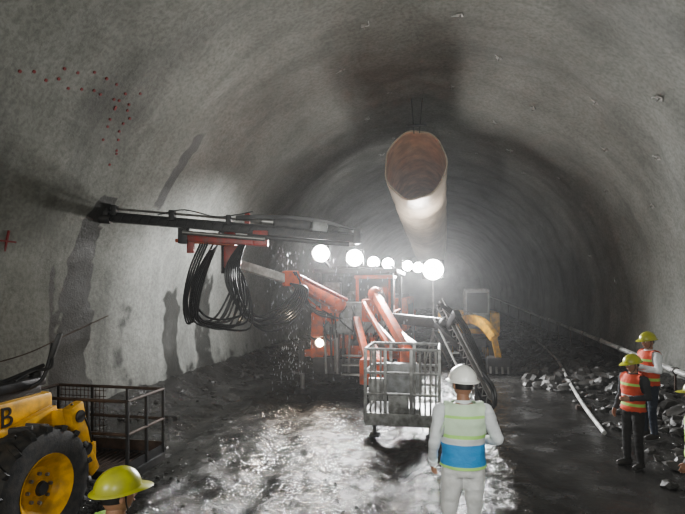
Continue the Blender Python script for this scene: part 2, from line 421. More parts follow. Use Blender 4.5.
# ------------------------------------------------------------ backhoe loader
def loader():
    b=B(); X=-5.0
    b.box((X,2.9,.78),(.9,4.6,.42),dark,bev=.03)
    b.box((X,3.95,1.20),(1.10,2.3,.44),yellow,bev=.06)
    b.box((X,3.95,1.47),(.98,2.1,.12),dark,bev=.04)
    b.box((X,5.12,1.12),(.95,.08,.42),dark,bev=.02)
    for i in range(6): b.box((X,5.165,.95+i*.065),(.8,.015,.02),steel,bev=0)
    for i in range(7): b.box((-4.442,3.2+i*.1,1.26),(.012,.05,.16),dark,bev=0)
    b.box((X,5.24,.72),(1.0,.12,.5),yellow,bev=.04)
    b.cyl((X+.3,3.6,1.5),(X+.3,3.6,2.1),.05,dark); b.box((X-.2,3.6,1.58),(.3,.5,.14),dark)
    b.box((-4.62,4.55,1.56),(.34,.9,.10),dark,bev=.03); b.cyl((-4.55,4.95,1.55),(-4.55,4.95,1.70),.07,dark)
    b.cyl((-4.6,4.5,1.6),(-4.45,4.95,1.74),.022,dark)
    b.hose([(-4.5,4.75,1.5),(-4.38,4.85,1.6),(-4.33,4.9,1.82),(-4.30,4.92,2.0)],.02,dark)
    b.box((-4.28,4.94,1.97),(.05,.17,.28),dark,rot=(0,.3,.6),bev=.02)
    b.hose([(-4.6,4.6,1.55),(-4.42,4.75,1.70),(-4.32,4.9,1.72),(-4.3,4.92,1.85)],.016,dark)
    for x in (-5.75,-4.25):
        for y in (1.3,2.75): b.beam((x,y,.95),(x*.97+X*.03,y,2.75),.08,.08,yellow)
        b.box((x,2.02,1.25),(.05,1.4,.6),yellow,bev=.02); b.box((x,2.02,2.1),(.015,1.35,1.1),glass,bev=0)
    b.box((X,2.02,2.8),(1.65,1.7,.12),yellow,bev=.05); b.box((X,2.78,2.05),(1.4,.015,1.2),glass,bev=0)
    b.box((X,2.0,.95),(1.5,1.5,.1),dark); b.box((X,1.7,1.4),(.5,.5,.12),dark); b.box((X,1.5,1.7),(.5,.12,.6),dark)
    b.lathe((X,2.45,1.75),(0,-.5,.8),[(.17,0),(.185,.015),(.2,0),(.185,-.015),(.17,0)],dark,20)
    for x,a in ((-4.04,1),(-5.96,-1)):
        b.wheel((x,4.36,.60),(a,0,0),.61,.40,rubber,yellow)
        b.wheel((x,1.25,.74),(a,0,0),.76,.42,rubber,yellow,20)
        b.cyl((X,4.36,.60),(x,4.36,.60),.09,dark); b.cyl((X,1.25,.74),(x,1.25,.74),.12,dark)
        b.box((x,1.25,1.58),(.46,1.2,.06),dark,bev=.02)
    for x in (-4.37,-5.63):
        b.beam((x,2.95,1.22),(x,4.5,1.08),.10,.16,yellow,.02)
        b.beam((x,4.4,1.07),(x,5.02,1.18),.10,.2,yellow,.02)
    for x in (-4.10,-5.90):
        s=1 if x>X else -1
        b.beam((x-.3*s,4.96,1.14),(x,5.04,1.14),.12,.18,yellow,.02)
        b.beam((x,4.98,1.30),(x,5.12,.75),.12,.22,yellow,.03)
        b.beam((x,5.08,.85),(x,5.30,.42),.12,.18,yellow,.03)
        b.cyl((x-.08,5.02,1.16),(x+.08,5.02,1.16),.07,dark); b.cyl((x-.08,5.14,.75),(x+.08,5.14,.75),.07,dark)
        b.hose([(x,4.96,1.3),(x+.05,5.12,1.1),(x+.02,5.26,.8),(x,5.3,.6)],.018,hose)
    b.cyl((-5.9,5.26,.5),(-4.1,5.26,.5),.06,dark); b.box((X,5.28,.62),(1.9,.07,.34),yellow)
    b.beam((X,.4,.8),(X,-.6,2.2),.22,.3,yellow,.03); b.beam((X,-.6,2.2),(X,-.9,1.0),.16,.22,yellow,.03); b.box((X,.35,.7),(1.6,.3,.4),yellow,bev=.03)
    b.box((X,-.85,.8),(.6,.5,.4),dark,bev=.05)
    for x in (-5.7,-4.3): b.beam((x,.3,.9),(x,.1,.02),.12,.12,yellow); b.box((x,.1,.03),(.3,.3,.05),dark)
    o=b.done('backhoe_loader',(X,3,0))
    tx=bpy.data.curves.new('hood_letter','FONT'); tx.body='B'; tx.size=.30; tx.extrude=.004
    tm=pm('decal_black',(.02,.02,.02),.4,bump=0); tx.materials.append(tm)
    t=bpy.data.objects.new('hood_letter',tx); scene.collection.objects.link(t); t.parent=o
    t.location=(.556,4.36-3,1.17); t.rotation_euler=(rad(90),0,rad(90))
    b=B(); x0,x1,y0,y1,z0,z1=-5.3,-3.68,5.38,6.17,.36,1.26
    b.box(((x0+x1)/2,(y0+y1)/2,z0),(x1-x0,y1-y0,.03),dark)
    for y in (y0,y1): b.beam((x0,y,z0),(x1,y,z0),.07,.10,dark)
    for x in (x0,x1): b.beam((x,y0,z0),(x,y1,z0),.07,.10,dark)
    for z in (z1,(z0+z1)/2+.05):
        for y in (y0,y1): b.cyl((x0,y,z),(x1,y,z),.02,rust,10)
        for x in (x0,x1): b.cyl((x,y0,z),(x,y1,z),.02,rust,10)
    n=3
    for i in range(n+1):
        x=x0+(x1-x0)*i/n
        for y in (y0,y1): b.beam((x,y,z0),(x,y,z1),.035,.035,dark,.005)
    for x in (x0,x1): b.beam((x,(y0+y1)/2,z0),(x,(y0+y1)/2,z1),.035,.035,dark,.005)
    for i in range(1,20):
        x=x0+(x1-x0)*i/20; b.box((x,(y0+y1)/2,z0+.03),(.02,y1-y0,.03),rust,bev=0)
    b.box(((x0+x1)/2,y1,z0+.12),(x1-x0,.012,.14),rust,bev=0); b.box((x1,(y0+y1)/2,z0+.10),(.012,y1-y0,.12),dark,bev=0)
    for i in range(12): b.cyl((x0+.06*i+.05,y1,z0+.2),(x0+.06*i+.05,y1,z1),.005,rust,5)
    for i in range(9): b.cyl((x0,y1,z0+.2+.08*i),(x0+.75,y1,z0+.2+.08*i),.005,rust,5)
    k=b.done('personnel_basket',(X,3,0)); k.parent=o; k.location=(0,0,0)
loader()
# ------------------------------------------------------------ drill jumbo
LAMPS=[]
def flood(b,p,d,s=.13,m=None):
    p=V(p);d=V(d).normalized(); x,y=frame(d); M=Matrix((x,y,d)).transposed().to_4x4()
    b.box(p,(s*2.3,s*2,.12),dark,M=M,bev=.02)
    b.lathe(p+d*.06,d,[(.001,.03),(s*.6,.028),(s*.92,.012),(s,0)],m or lampm,20)
    b.lathe(p+d*.06,d,[(s,0),(s*1.12,.05),(s*1.15,0)],dark,20)
def jumbo():
    b=B(); X=-2.2
    b.box((X,17,.95),(1.5,9.4,.45),dark,bev=.04)
    b.box((X,19.2,1.75),(2.2,4.4,1.15),orange,bev=.08); b.box((X,19.2,2.38),(1.8,4.0,.12),dark)
    for i in range(5):
        b.box((X+1.105,17.6+i*.7,1.75),(.02,.5,.7),dark,bev=.005); b.box((X-1.105,17.6+i*.7,1.75),(.02,.5,.7),dark,bev=.005)
    b.box((X,21.6,1.3),(2.3,.4,.9),orange,bev=.05)
    for y in (13.7,19.6):
        for s in (-1,1):
            b.wheel((X+s*1.0,y,.6),(s,0,0),.62,.42,rubber,orange); b.cyl((X,y,.6),(X+s,y,.6),.12,dark)
            b.box((X+s*1.0,y,1.32),(.5,1.3,.06),orange,bev=.02)
    b.box((X,12.75,1.2),(2.1,.9,.7),orange,bev=.06); b.box((X,12.35,1.9),(1.7,.55,.8),greym,bev=.06)
    b.box((X-.45,12.1,2.1),(.45,.4,.55),orange,bev=.05); b.box((X+.55,12.1,2.1),(.45,.4,.55),orange,bev=.05)
    b.box((X,12.25,.70),(1.9,.2,.4),dark,bev=.04)
    b.box((X+.30,12.15,1.20),(.75,.22,.55),orange,bev=.04); b.box((X-.62,12.18,1.22),(.5,.22,.5),orange,bev=.04)
    b.box((X+.15,12.02,1.32),(.22,.04,.16),dark,bev=.01); b.box((X+.5,12.02,1.32),(.18,.04,.16),dark,bev=.01)
    cx,cy,cz=X+.48,13.45,2.42
    b.box((cx,cy,cz-.42),(.95,1.0,.35),orange,bev=.04); b.box((cx,cy,cz+.52),(1.02,1.1,.1),orange,bev=.03)
    for sx in (-.43,.43):
        for sy in (-.46,.46): b.beam((cx+sx,cy+sy,cz-.3),(cx+sx,cy+sy,cz+.5),.08,.08,orange)
    b.box((cx,cy-.45,cz+.12),(.8,.02,.7),glass,bev=0); b.box((cx-.42,cy,cz+.12),(.02,.85,.7),glass,bev=0); b.box((cx+.42,cy,cz+.12),(.02,.85,.7),glass,bev=0)
    b.box((X+.95,12.4,1.45),(.5,.5,.5),greym,bev=.03); b.box((X-.12,11.98,1.72),(.42,.12,.36),greym,bev=.02)
    b.beam((X+.2,11.9,1.9),(X+.75,10.6,.75),.15,.17,orange,.02); b.beam((X+.5,12.1,1.5),(X+.95,10.6,1.0),.12,.14,orange,.02)
    b.box((X+.75,10.75,.85),(.5,.5,.55),orange,bev=.05); b.cyl((X+.3,11.9,1.4),(X+.85,10.6,.6),.05,steel)
    b.beam((X+.75,10.6,.75),(X+1.2,9.8,.62),.16,.18,orange,.02)
    b.box((X-.75,12.0,1.75),(.3,.4,.6),orange,bev=.04); b.cyl((X-.3,12.0,.6),(X-.3,12.0,1.6),.07,steel)
    for i in range(5): b.cyl((X-.55+i*.14,11.95,.55),(X-.6+i*.16,11.95,1.7),.03,dark if i%2 else steel,8)
    for i in range(3): b.box((X+.1,12.0-.06*i,1.0-.22*i),(.5,.2,.04),steel)
    for s in (-1,1):
        b.beam((X+s*.8,12.5,1.0),(X+s*1.25,12.3,1.0),.18,.18,orange,.02)
        b.cyl((X+s*1.25,12.3,1.3),(X+s*1.25,12.3,.5),.1,orange if s>0 else dark); b.cyl((X+s*1.25,12.3,.5),(X+s*1.25,12.3,.1),.06,steel)
        b.cyl((X+s*1.25,12.3,.1),(X+s*1.25,12.3,-.02),.2,dark)
    for x in (X-.95,X+.95):
        for y in (13.0,15.8): b.beam((x,y,1.15),(x,y,3.05),.1,.1,dark)
        b.cyl((x,13,2.0),(x,15.8,2.0),.025,orange,8)
    b.box((X,14.4,3.1),(2.2,3.1,.12),dark,bev=.04); b.box((X,14.4,1.2),(2.0,2.9,.08),steel)
    b.box((X,15.5,1.9),(1.3,.5,1.3),greym,bev=.04); b.box((X-.3,14.6,1.55),(.5,.5,.5),dark,bev=.05); b.box((X-.3,14.85,1.95),(.5,.12,.6),dark,bev=.04)
    b.box((X-.45,13.5,1.75),(.9,.35,.9),orange,bev=.04); b.box((X-.65,13.2,2.5),(.45,.35,.6),greym,bev=.04)
    for p,d in (((-2.87,11.95,3.5),(.1,-1,-.15)),((-2.1,12.3,3.4),(.1,-1,-.08)),((-1.72,13.0,3.32),(.1,-1,-.05)),((-1.35,13.0,3.28),(.2,-1,-.05))):
        flood(b,p,d,.19 if p[0]<-2 else .14); LAMPS.append((V(p),V(d)))
    b.beam((-2.87,12.05,3.4),(-2.87,13.0,3.15),.06,.06,dark); b.beam((-2.1,12.4,3.3),(-2.1,13.0,3.15),.06,.06,dark)
    b.beam((-2.87,12.9,3.2),(-1.2,12.95,3.2),.06,.06,dark)
    flood(b,(-2.93,12.1,1.3),(-.1,-1,-.1),.1,lampw); b.box((-2.8,12.25,1.25),(.3,.3,.12),dark)
    j0=V((-2.5,12.0,2.25)); j1=V((-3.25,10.6,2.85)); j2=V((-4.1,9.45,3.15))
    b.ball(j0,.24,orange); b.beam(j0,j1,.24,.27,orange,.03); b.beam(j0.lerp(j1,.85),j2,.16,.18,white,.02)
    b.box(j1,(.34,.26,.34),orange,rot=(0,0,.6),bev=.04)
    b.cyl(V((-2.6,12.0,1.8)),j0.lerp(j1,.8)-V((0,0,.25)),.06,orange); b.cyl(j0.lerp(j1,.5)-V((0,0,.35)),j1-V((0,0,.2)),.035,steel)
    b.cyl(j0+V((.25,0,.1)),j1+V((.2,0,.05)),.045,red)
    b.ball(j2,.18,red); b.box(j2+V((0,-.05,.1)),(.3,.26,.45),red,rot=(0,0,.3),bev=.04)
    b.cyl(j2+V((-.1,-.05,-.22)),j2+V((-.1,-.05,.4)),.12,dark)
    f0=V((-6.36,8.65,4.07)); f1=V((-1.55,9.9,3.68)); fd=(f1-f0).normalized(); up=V((0,0,1)); sd=fd.cross(up).normalized(); upn=sd.cross(fd)
    def F(t,a=0,c=0): return f0.lerp(f1,t)+upn*a+sd*c
    b.beam(j2+V((0,0,.35)),F(.47,-.2),.22,.22,red,.03)
    b.beam(F(.30,-.34),F(.63,-.30),.16,.13,red,.02); b.beam(F(.27,-.40),F(.5,-.38),.07,.07,orange,.01)
    b.box(F(.33,-.45),(.14,.12,.34),red,rot=(0,0,.26)); b.box(F(.30,-.3),(.18,.2,.3),dark,rot=(0,0,.26)); b.box(F(.6,-.22),(.3,.22,.3),red,rot=(0,0,.26),bev=.03)
    b.box(F(.54,.06,-.1),(.10,.12,.42),red,rot=(0,0,.26),bev=.02)
    b.cyl(F(.3,-.24,.12),F(.62,-.24,.12),.04,steel)
    b.beam(F(.0,.03),F(1,.03),.16,.025,dark,.004); b.beam(F(.0,-.13),F(1,-.13),.16,.025,dark,.004); b.beam(F(0,-.05),F(1,-.05),.04,.15,dark,.004)
    for i in range(28):
        t=.02+i*.035; b.beam(F(t,-.12,.07),F(t+.012,.02,.07),.015,.015,dark,0)
    b.cyl(F(-.015,.12),F(.66,.12),.022,steel,8)
    for t in (.03,.25,.47):
        b.box(F(t,.08),(.1,.2,.2),dark,rot=(0,0,.26)); b.cyl(F(t-.008,.12),F(t+.008,.12),.07,steel)
    b.box(F(.0,-.03),(.10,.2,.26),dark,rot=(0,0,.26),bev=.02); b.cyl(F(-.02,-.1,.05),F(.02,-.1,.05),.09,rubber)
    b.box(F(.72,.12),(.75,.22,.18),dark,rot=(0,.08,.26),bev=.04); b.cyl(F(.60,.12),F(.66,.12),.08,steel); b.box(F(.83,.1),(.3,.24,.2),greym,rot=(0,.08,.26),bev=.03)
    b.box(F(.98,-.02),(.14,.3,.3),dark,rot=(0,0,.26),bev=.02)
    b.cyl(F(.5,-.16,-.1),F(.98,-.16,-.1),.05,steel); b.cyl(F(.55,-.2,.1),F(.95,-.2,.1),.045,dark)
    for k in range(6):
        o=.012*k
        b.hose([F(.5,.1+o,.1),F(.6,.16+o,.13),F(.72,.2+o,.05),F(.85,.17+o,.1),F(.97,.1,.08)],.018,hose)
    b.hose([F(.2,.06,.1),F(.3,.2,.1),F(.42,.12,.1),F(.5,.2,.05),F(.56,.3,0)],.012,hose)
    for k in range(11):
        a=k*.035; dd=random.uniform(0,.32)
        b.hose([F(.44+.006*k,.05,-.12),F(.42,-.25,-.25-a),V((-4.62+a,8.9-a,2.9-dd*.3)),V((-4.72+a,8.85-a,2.35-dd)),V((-4.55+a,8.9,2.05-dd*.6)),V((-4.3+a*2,9.1,2.15-dd)),V((-4.05+a,9.3,2.7-dd*.5)),j2+V((.1,0,-.05))],.021,hose)
    for k in range(8):
        a=k*.04; q=random.uniform(0,.2)
        b.hose([F(.55,-.1,-.1),V((-4.1+a,9.1,3.0)),V((-3.95+a,9.2,2.5-a-q)),V((-3.6+a,9.5,2.2-a-q)),V((-3.2+a,9.9,2.3-a)),V((-3.05+a,10.3,2.6)),j1+V((0,-.1,-.1))],.02,hose)
    for k in range(4):
        a=k*.05
        b.hose([j1+V((a,-.1,.15)),V((-3.0+a,11,2.3-a)),V((-2.75+a,11.6,2.1-a)),V((-2.5+a,12,1.9))],.022,hose)
        b.hose([V((-4.55+a,8.95,3.5)),V((-4.75+a,8.9,3.0)),V((-4.85+a*.5,8.85,2.4)),V((-4.8+a,8.85,2.0)),V((-4.7+a,8.85,1.95+a))],.02,hose)
    m0=V((-1.55,12.0,2.5)); m1=V((-.62,9.95,1.35))
    b.ball(m0,.18,orange); b.beam(m0,m1,.17,.2,orange,.03); b.cyl(m0+V((-.2,0,-.5)),m0.lerp(m1,.7)-V((.05,0,.22)),.05,steel)
    b.beam(m0+V((-.28,-.1,-.2)),m1+V((-.42,.2,.1)),.09,.1,orange,.02)
    b.box(m1+V((0,-.05,-.15)),(.3,.25,.5),orange,bev=.04)
    for k in range(4): b.hose([m0+V((.05*k,0,.15)),m0.lerp(m1,.4)+V((.12+.03*k,0,-.05-.06*k)),m1+V((.05*k,0,.2))],.018,hose)
    x0,x1,y0,y1,z0,z1=-1.3,-.02,8.72,9.75,.40,1.56
    b.box(((x0+x1)/2,(y0+y1)/2,z0),(x1-x0,y1-y0,.05),greym); b.box(((x0+x1)/2,y0,z0-.06),(x1-x0,.08,.22),bask,bev=.015); b.box((x0,(y0+y1)/2,z0-.04),(.06,y1-y0,.2),bask,bev=.015); b.box((x1,(y0+y1)/2,z0-.04),(.06,y1-y0,.2),bask,bev=.015)
    for z in (z1,z0+.75,z0+.38):
        for y in (y0,y1): b.cyl((x0,y,z),(x1,y,z),.026,bask,8)
        for x in (x0,x1): b.cyl((x,y0,z),(x,y1,z),.026,bask,8)
    for x in (x0,-.95,-.5,x1):
        for y in (y0,y1): b.beam((x,y,z0),(x,y,z1),.055,.055,bask,.006)
    for i in range(5): b.cyl((-.44+i*.09,y0,z0),(-.44+i*.09,y0,z1),.018,bask,8)
    for i in range(3): b.cyl((x0+.09+i*.09,y0,z0),(x0+.09+i*.09,y0,z1),.018,bask,8)
    b.box((-1.12,y0+.06,z0+.45),(.26,.1,.4),bask,bev=.02); b.box((-.72,y0+.03,z0+.22),(.36,.04,.34),bask,bev=.01)
    b.box((-.7,y1-.1,z0+.5),(.7,.2,.6),greym,bev=.03)
    for x in (x0+.15,x1-.15): b.beam((x,y0+.1,z0-.05),(x,y0+.1,.03),.07,.07,dark); b.box((x,y0+.1,.03),(.18,.18,.05),dark)
    r0=V((-1.2,12.5,1.9)); r1=V((.10,11.2,1.85))
    b.beam(r0,r1,.22,.24,dark,.03); b.ball(r1,.16,dark)
    g0=V((-.02,11.4,2.3)); g1=V((.92,9.85,.48)); gd=(g1-g0).normalized(); gs=gd.cross(V((0,0,1))).normalized(); gu=gs.cross(gd)
    def Gq(t,a=0,c=0): return g0.lerp(g1,t)+gu*a+gs*c
    b.beam(Gq(0,.08),Gq(1,.08),.12,.03,steel,.004); b.beam(Gq(0,-.08),Gq(1,-.08),.12,.03,dark,.004)
    for i in range(14): b.beam(Gq(i/14,-.08,.05),Gq((i+.5)/14,.08,.05),.02,.02,steel,0); b.beam(Gq((i+.5)/14,.08,.05),Gq((i+1)/14,-.08,.05),.02,.02,steel,0)
    b.cyl(Gq(0,.16),Gq(.98,.16),.022,steel,8); b.box(Gq(.25,.16),(.16,.45,.18),dark,rot=(-.8,0,.5),bev=.03)
    # pale rail pair with rungs along the folded feed
    b.cyl(Gq(.1,-.2,.18),Gq(1,-.2,.18),.022,white,8); b.cyl(Gq(.1,-.2,-.10),Gq(1,-.2,-.10),.022,white,8)
    for i in range(8): b.cyl(Gq(.14+i*.115,-.2,.18),Gq(.14+i*.115,-.2,-.10),.014,white,6)
    for k in range(4): b.hose([Gq(.05,.12,.05*k),Gq(.3,.3,-.1+.05*k),Gq(.6,.24,-.12+.04*k),Gq(.9,.12,-.08)],.018,hose)
    b.hose([Gq(.8,.2),Gq(.95,.28),Gq(1.05,.1),Gq(1.0,-.1),Gq(.88,-.12),Gq(.8,0)],.03,hose)
    b.hose([Gq(.84,.2,.05),Gq(.97,.25,.05),Gq(1.07,.05,.05),Gq(1.0,-.14,.05),Gq(.88,-.14,.05)],.025,hose)
    b.cyl(Gq(.95,-.05),Gq(1.05,-.05),.05,dark)
    b.beam((-.1,11.2,1.85),(.4,10.7,1.4),.12,.12,dark,.02)
    b.beam(Gq(.8,-.1),(.7,10.2,.02),.07,.07,dark)
    for k in range(14):
        s=random.uniform(-.9,.9)
        b.hose([V((X+s,12.05,2.2)),V((X+s+random.uniform(-.2,.2),11.85,1.9)),V((X+s+random.uniform(-.3,.3),11.9,1.5)),V((X+s*.8,12.2,1.25))],.02,hose)
    b.lathe((X,22.1,1.6),(0,1,0),[(.2,-.2),(.75,-.2),(.75,-.16),(.3,-.15),(.3,.15),(.75,.16),(.75,.2),(.2,.2)],orange,32)
    o=b.done('drill_jumbo',(X,17,0)); return o
J=jumbo()
# ------------------------------------------------------------ light tower & excavator
b=B(); lx,ly=-.25,17.2
for a in (0,2.1,4.2): b.cyl((lx+.6*math.cos(a),ly+.6*math.sin(a),gh(lx,ly)-.03),(lx,ly,1.2),.025,steel,8)
b.cyl((lx,ly,.5),(lx,ly,3.3),.035,steel,10); b.beam((lx-.95,ly,3.25),(lx+.3,ly,3.25),.05,.05,dark)
for p in ((lx,ly-.1,3.28),(lx-.5,ly-.1,3.36),(lx-.85,ly-.1,3.42)):
    flood(b,p,(0,-1,-.05),.32 if p[0]==lx else .16); LAMPS.append((V(p),V((.05,-1,-.3))))
LT=b.done('light_tower',(lx,ly,0))
def excav():
    b=B(); X,Y=1.0,19
    for s in (-1,1):
        b.box((X+s*.8,Y,.42),(.4,2.9,.6),dark,bev=.18)
        for i in range(16): b.box((X+s*.8,Y-1.35+i*.18,.74),(.44,.1,.04),rubber,bev=.005)
        for yy in (-1.1,-.4,.4,1.1): b.cyl((X+s*.8-.22,Y+yy,.4),(X+s*.8+.22,Y+yy,.4),.22,yellow)
    b.box((X,Y,.7),(1.2,1.2,.3),dark); b.cyl((X,Y,.8),(X,Y,.98),.5,steel)
    b.box((X,Y+.6,1.4),(2.2,1.9,.8),yellow,bev=.12); b.box((X,Y+1.5,1.3),(2.2,.5,.8),yellow,bev=.15)
    b.box((X+.25,Y-.4,1.95),(.85,1.3,1.4),greym,bev=.08); b.box((X+.25,Y-1.06,2.15),(.7,.02,.7),glass,bev=0)
    b.box((X-.6,Y-.3,1.4),(.7,1.1,.8),yellow,bev=.08)
    P=[(X-.4,Y-.8,1.2),(X-.1,Y-1.8,1.62),(X+.3,Y-2.6,1.55),(X+.62,Y-3.0,1.15)]
    for p,q in zip(catmull(P,3),catmull(P,3)[1:]): b.beam(p,q+(q-p)*.2,.22,.28,yellow,.02)
    b.beam((X+.6,Y-3.0,1.2),(X+.75,Y-2.9,.5),.18,.22,yellow,.02); b.cyl((X-.1,Y-1.8,1.85),(X+.55,Y-2.8,1.45),.05,steel)
    b.box((X+.75,Y-2.8,.28),(.7,.6,.5),dark,bev=.1)
    for i in range(4): b.beam((X+.5+i*.17,Y-3.1,.25),(X+.5+i*.17,Y-3.2,.05),.06,.05,steel)
    b.done('excavator',(X,Y,0))
excav()
# ------------------------------------------------------------ people
skin=pm('skin',(.30,.16,.10),.5,bump=.05,var=.1); skin.node_tree.nodes['Principled BSDF'].inputs['Subsurface Weight'].default_value=.05
hair=pm('hair',(.012,.010,.009),.5); eyew=pm('eye_white',(.7,.7,.68),.3,bump=0,var=0); lip=pm('lips',(.25,.09,.07),.5,bump=0)
boot=pm('boot_leather',(.03,.027,.025),.5,dirt=MUD,dirt_amt=.7)
def cloth(n,c,**k): return pm(n,c,.85,0,var=.18,scale=7,bump=.5,bscale=13,dist=.03,**k)
wshirt=cloth('white_shirt',(.70,.72,.74)); wpant=cloth('white_trousers',(.68,.68,.68),dirt=(.4,.38,.35),dirt_amt=.25)
jean=cloth('dark_jeans',(.03,.04,.06)); dpant=cloth('dark_trousers',(.025,.023,.022)); dshirt=cloth('dark_shirt',(.04,.04,.045)); gshirt=cloth('grey_shirt',(.2,.2,.2))
hw=pm('white_helmet',(.8,.8,.77),.3,bump=0,var=.06); hy=pm('yellow_helmet',(.42,.42,.035),.35,bump=.05,var=.15,dirt=(.22,.21,.08),dirt_amt=.4)
def vestmat(name,bands):
    m=pm(name,(.5,.5,.5),.75,0,bump=.4,bscale=12,dist=.03); n=m.node_tree.nodes;l=m.node_tree.links;p=n['Principled BSDF']
    tc=n.new('ShaderNodeTexCoord'); s=n.new('ShaderNodeSeparateXYZ'); l.new(tc.outputs['Object'],s.inputs[0])
    d=n.new('ShaderNodeMath'); d.operation='DIVIDE'; l.new(s.outputs['Z'],d.inputs[0]); d.inputs[1].default_value=2
    r=n.new('ShaderNodeValToRGB'); r.color_ramp.interpolation='CONSTANT'; e=r.color_ramp.elements
    e[0].position=0; e[0].color=(*bands[0][1],1); e[1].position=bands[1][0]/2; e[1].color=(*bands[1][1],1)
    for z,c in bands[2:]: k=e.new(z/2); k.color=(*c,1)
    l.new(d.outputs[0],r.inputs['Fac'])
    nt=n.new('ShaderNodeTexNoise'); nt.inputs['Scale'].default_value=9; l.new(tc.outputs['Object'],nt.inputs['Vector'])
    rr=n.new('ShaderNodeValToRGB'); rr.color_ramp.elements[0].color=(.75,.75,.75,1); l.new(nt.outputs['Fac'],rr.inputs['Fac'])
    mx=n.new('ShaderNodeMixRGB'); mx.blend_type='MULTIPLY'; mx.inputs[0].default_value=.6; l.new(r.outputs['Color'],mx.inputs[1]); l.new(rr.outputs['Color'],mx.inputs[2])
    l.new(mx.outputs[0],p.inputs['Base Color']); return m
LIME=(.36,.58,.14); REF=(.7,.72,.72); BLU=(.05,.30,.62); ORG=(.60,.08,.03); PALE=(.62,.76,.58); PL=(.46,.78,.24)
vA=vestmat('hi_vis_vest_white_blue',[(0,PL),(.955,BLU),(1.14,REF),(1.19,PL),(1.22,PALE),(1.36,PL),(1.39,PALE)])
vB=vestmat('hi_vis_vest_orange',[(0,ORG),(.98,LIME),(1.03,ORG),(1.12,REF),(1.15,ORG),(1.3,LIME),(1.34,ORG)])
vC=vestmat('hi_vis_vest_lime',[(0,LIME),(1.0,REF),(1.06,LIME),(1.22,REF),(1.28,LIME)])
def remesh(bm,vox,it=4,fac=.5):
    me=bpy.data.meshes.new('t'); bmesh.ops.recalc_face_normals(bm,faces=bm.faces[:]); bm.to_mesh(me); bm.free()
    o=bpy.data.objects.new('t',me); scene.collection.objects.link(o)
    r=o.modifiers.new('r','REMESH'); r.mode='VOXEL'; r.voxel_size=vox
    s=o.modifiers.new('s','SMOOTH'); s.factor=fac; s.iterations=it
    dg=bpy.context.evaluated_depsgraph_get(); ev=o.evaluated_get(dg); nm=bpy.data.meshes.new_from_object(ev)
    t=bmesh.new(); t.from_mesh(nm)
    bpy.data.objects.remove(o); bpy.data.meshes.remove(me); bpy.data.meshes.remove(nm)
    return t
def ball(bm,c,r,sub=2):
    if not isinstance(r,(tuple,list)): r=(r,r,r)
    bmesh.ops.create_icosphere(bm,subdivisions=sub,radius=1,matrix=Matrix.Translation(V(c))@Matrix.Diagonal((*r,1)))
def limb(bm,pts,rads):
    for (p,q),(r1,r2) in zip(zip(pts,pts[1:]),zip(rads,rads[1:])):
        sweep(bm,[p,q],[r1,r2],14)
    for p,r in zip(pts,rads): ball(bm,p,r)
def hand(b,w,d,pn,side,curl,m):
    d=V(d).normalized(); pn=V(pn); pn=(pn-d*pn.dot(d)).normalized(); s=V(side); s=(s-d*s.dot(d)-pn*s.dot(pn)).normalized()
    bm=bmesh.new()
    sweep(bm,[w-d*.03,w+d*.01,w+d*.05,w+d*.09],[(.026,.02),(.030,.019),(.040,.017),(.041,.014)],14,ref=s)
    for i,(o,L,r) in enumerate(((.030,.072,.0088),(.010,.080,.0092),(-.011,.074,.0088),(-.030,.058,.0078))):
        p=w+d*(.085-.004*abs(i-1))+s*o; q=[p-d*.02,p]; a=curl*.35
        for k,f in enumerate((.45,.31,.24)):
            a+=curl*(.5 if k else .15); p=p+(d*math.cos(a)+pn*math.sin(a))*L*f; q.append(p)
        limb(bm,q,[r*1.1,r*1.08,r,r*.93,r*.82])
    p=w+d*.025+s*.028; q=[w+d*.015+s*.01,p,p+(s*.6+d*.75+pn*.25).normalized()*.036,p+(s*.6+d*.75+pn*.25).normalized()*.036+(s*.15+d*.9+pn*.4).normalized()*.03]
    limb(bm,q,[.014,.0135,.011,.009])
    t=remesh(bm,.0042,2,.4); b.merge(t,m)
